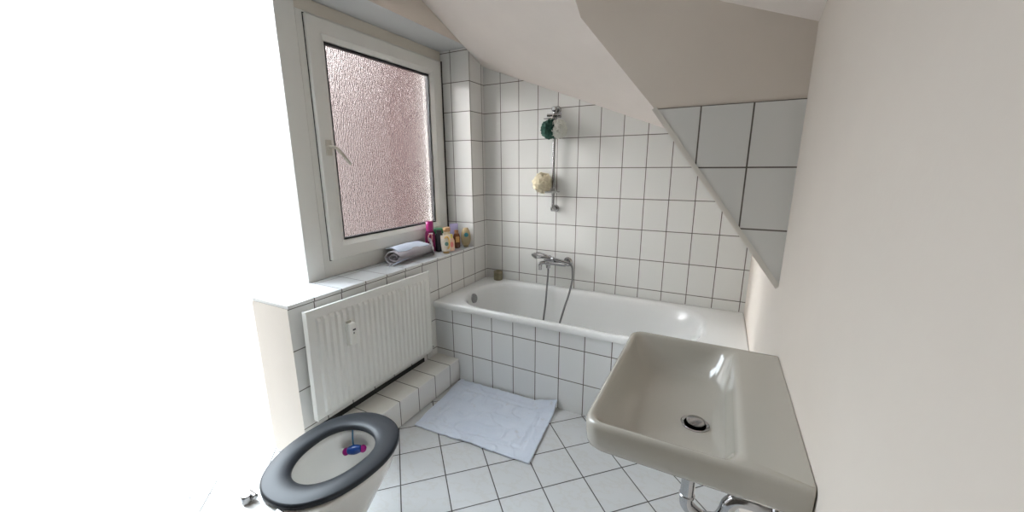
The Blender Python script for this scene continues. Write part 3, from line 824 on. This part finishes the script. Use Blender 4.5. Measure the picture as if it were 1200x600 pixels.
# ------------------------------------------------------------------ toilet
tx = .503
def egg(hx, yf, yb, yc, z, N=64, p=2.15):
    out = []
    for i in range(N):
        a_ = 2*PI*i/N; cx = abs(math.cos(a_))**(2/p)*math.copysign(1, math.cos(a_)); sy = abs(math.sin(a_))**(2/p)*math.copysign(1, math.sin(a_))
        hy = (yf-yc) if sy > 0 else (yc-yb)
        out.append(Vector((tx+hx*cx, yc+hy*sy, z)))
    return out
wc = thing('toilet', 'white toilet with a dark grey seat ring, standing at the left beside the radiator', 'toilet', (tx, -1.9, 0))
bm = bmesh.new()
YC = -1.835
loft(bm, [egg(.10, -1.80, -2.10, -1.93, 0.0), egg(.105, -1.795, -2.12, -1.93, .01), egg(.095, -1.80, -2.12, -1.93, .08), egg(.105, -1.77, -2.14, -1.92, .16), egg(.135, -1.71, -2.16, -1.88, .25), egg(.165, -1.665, -2.17, YC, .33),
          egg(.176, -1.645, -2.17, YC, .375), egg(.178, -1.642, -2.17, YC, .392), egg(.172, -1.648, -2.165, YC, .398), egg(.138, -1.690, -2.03, YC, .398), egg(.128, -1.702, -2.02, YC, .392), egg(.126, -1.704, -2.018, YC, .365),
          egg(.128, -1.700, -2.02, YC, .350), egg(.118, -1.715, -2.01, YC, .30), egg(.095, -1.75, -1.99, -1.85, .24), egg(.070, -1.80, -1.98, -1.88, .19), egg(.045, -1.84, -1.96, -1.90, .14), egg(.03, -1.87, -1.94, -1.90, .12)])
place(finish('bowl', bm, toilet_c, angle=60), wc)
bm = bmesh.new(); loft(bm, [egg(.066, -1.806, -1.976, -1.88, .178), egg(.067, -1.805, -1.977, -1.88, .183)])
place(finish('water', bm, plain('bowl water', (.75, .78, .78), .03, Transmission_Weight=.7, IOR=1.33)), wc)
seat_m = plain('dark grey toilet seat', (.022, .025, .030), .34, Specular_IOR_Level=.28)
bm = bmesh.new()
Ls = [egg(.183, -1.633, -2.085, YC-.005, .4000), egg(.1875, -1.6275, -2.0915, YC-.005, .4025), egg(.189, -1.625, -2.093, YC-.005, .406), egg(.189, -1.625, -2.093, YC-.005, .4155), egg(.1865, -1.628, -2.090, YC-.005, .4195), egg(.182, -1.633, -2.085, YC-.005, .4212), egg(.155, -1.665, -2.055, YC, .4235),
      egg(.128, -1.700, -2.022, YC, .4215), egg(.1165, -1.714, -2.008, YC, .4165), egg(.1135, -1.719, -2.004, YC, .410), egg(.1135, -1.720, -2.003, YC, .403), egg(.116, -1.717, -2.006, YC, .400)]
t = bmesh.new(); rings = [[t.verts.new(p) for p in L_] for L_ in Ls]; rings.append(rings[0]); N = 64
for a_, b_ in zip(rings, rings[1:]):
    for i in range(N): t.faces.new((a_[i], a_[(i+1) % N], b_[(i+1) % N], b_[i]))
merge(bm, t); place(finish('toilet_seat', bm, seat_m, angle=70), wc)['label'] = 'glossy dark grey seat ring'
for s in (-1, 1):
    bm = bmesh.new(); cyl(bm, (tx+s*.075, -2.115, .399), (tx+s*.075, -2.115, .425), .014, bev=.003); cyl(bm, (tx+s*.075-.02, -2.10, .412), (tx+s*.075+.02, -2.10, .412), .009, bev=.002)
    place(finish('hinge', bm, chrome), wc)
# rim freshener
fr = thing('toilet_freshener', 'blue and magenta toilet rim freshener hanging inside the toilet bowl', 'toilet freshener', (.455, -1.735, .39))
blue = plain('blue plastic', (.006, .045, .22), .3)
bm = bmesh.new(); tube(bm, catmull([(.432, -1.722, .402), (.438, -1.730, .398), (.444, -1.738, .372), (.448, -1.742, .355), (.452, -1.744, .340)], 6), .0032, 8); place(finish('hanger', bm, plain('petrol plastic', (.01, .10, .20), .35), ), fr)
bm = bmesh.new(); M = frame_to((.460, -1.748, .330), (.62, .40, .10)); M2 = Matrix.Translation((0, 0, 0))
lathe(bm, [(.004, -.030), (.013, -.024), (.017, -.010), (.018, 0), (.017, .010), (.013, .024), (.004, .030)], 28, M); place(finish('freshener_block', bm, blue), fr)
mgt = plain('magenta plastic', (.26, .006, .14), .3)
for s in (-1, 1):
    d = Vector((.62, .40, .10)).normalized()*.033*s; bm = bmesh.new(); lathe(bm, [(.002, -.009), (.010, -.007), (.0145, 0), (.010, .007), (.002, .009)], 24, frame_to(Vector((.460, -1.748, .328))+d, (.3, -.7, .6)))
    place(finish('scent_ball', bm, mgt), fr)

# ------------------------------------------------------------------ light
w = bpy.data.worlds.new('World'); bpy.context.scene.world = w; w.use_nodes = True
nt = w.node_tree; nt.nodes.clear(); g = G(nt)
bg = g.n('ShaderNodeBackground'); bg.inputs['Color'].default_value = (.93, .965, 1.0, 1)
# overcast sky: bright overhead and round the horizon, dimmer light coming back up from below it
tc = g.n('ShaderNodeTexCoord'); up_ = g.dot(tc.outputs['Generated'], (0, 0, 1))
sky = g.ramp(up_, .15, .60)
sd = Vector((-.80, -.54, .25)).normalized()   # veiled sun low beyond the window
sun = g.ramp(g.dot(tc.outputs['Generated'], tuple(sd)), .972, .997)
g.l(g.m('ADD', g.m('ADD', .92, g.m('MULTIPLY', sky, 9.0)), g.m('MULTIPLY', sun, 82.0)), bg.inputs['Strength'])
g.l(g.mixc(sky, (.95, .975, 1, 1), (.80, .91, 1.0, 1)), bg.inputs['Color'])
o = g.n('ShaderNodeOutputWorld'); g.l(bg.outputs[0], o.inputs[0])

# ------------------------------------------------------------------ camera
cam = bpy.data.cameras.new('camera'); co = bpy.data.objects.new('camera', cam); COL.objects.link(co)
yaw, pitch_, roll = .4897, -.2242, -.0065
f = Vector((-math.sin(yaw)*math.cos(pitch_), math.cos(yaw)*math.cos(pitch_), math.sin(pitch_)))
r = Vector((math.cos(yaw), math.sin(yaw), 0)); u = r.cross(f)
r2 = r*math.cos(roll)+u*math.sin(roll); u2 = -r*math.sin(roll)+u*math.cos(roll)
M = Matrix((r2, u2, -f)).transposed().to_4x4(); M.translation = Vector((1.6187, -2.6056, 1.3968))
co.matrix_world = M
cam.sensor_fit = 'HORIZONTAL'; cam.sensor_width = 36; cam.lens = 452.93*36/1200; cam.clip_start = .02
sc = bpy.context.scene; sc.camera = co
sc.view_settings.view_transform = 'Standard'; sc.view_settings.look = 'None'; sc.view_settings.gamma = 1
sc.view_settings.use_curve_mapping = False
sc.view_settings.exposure = 0.74
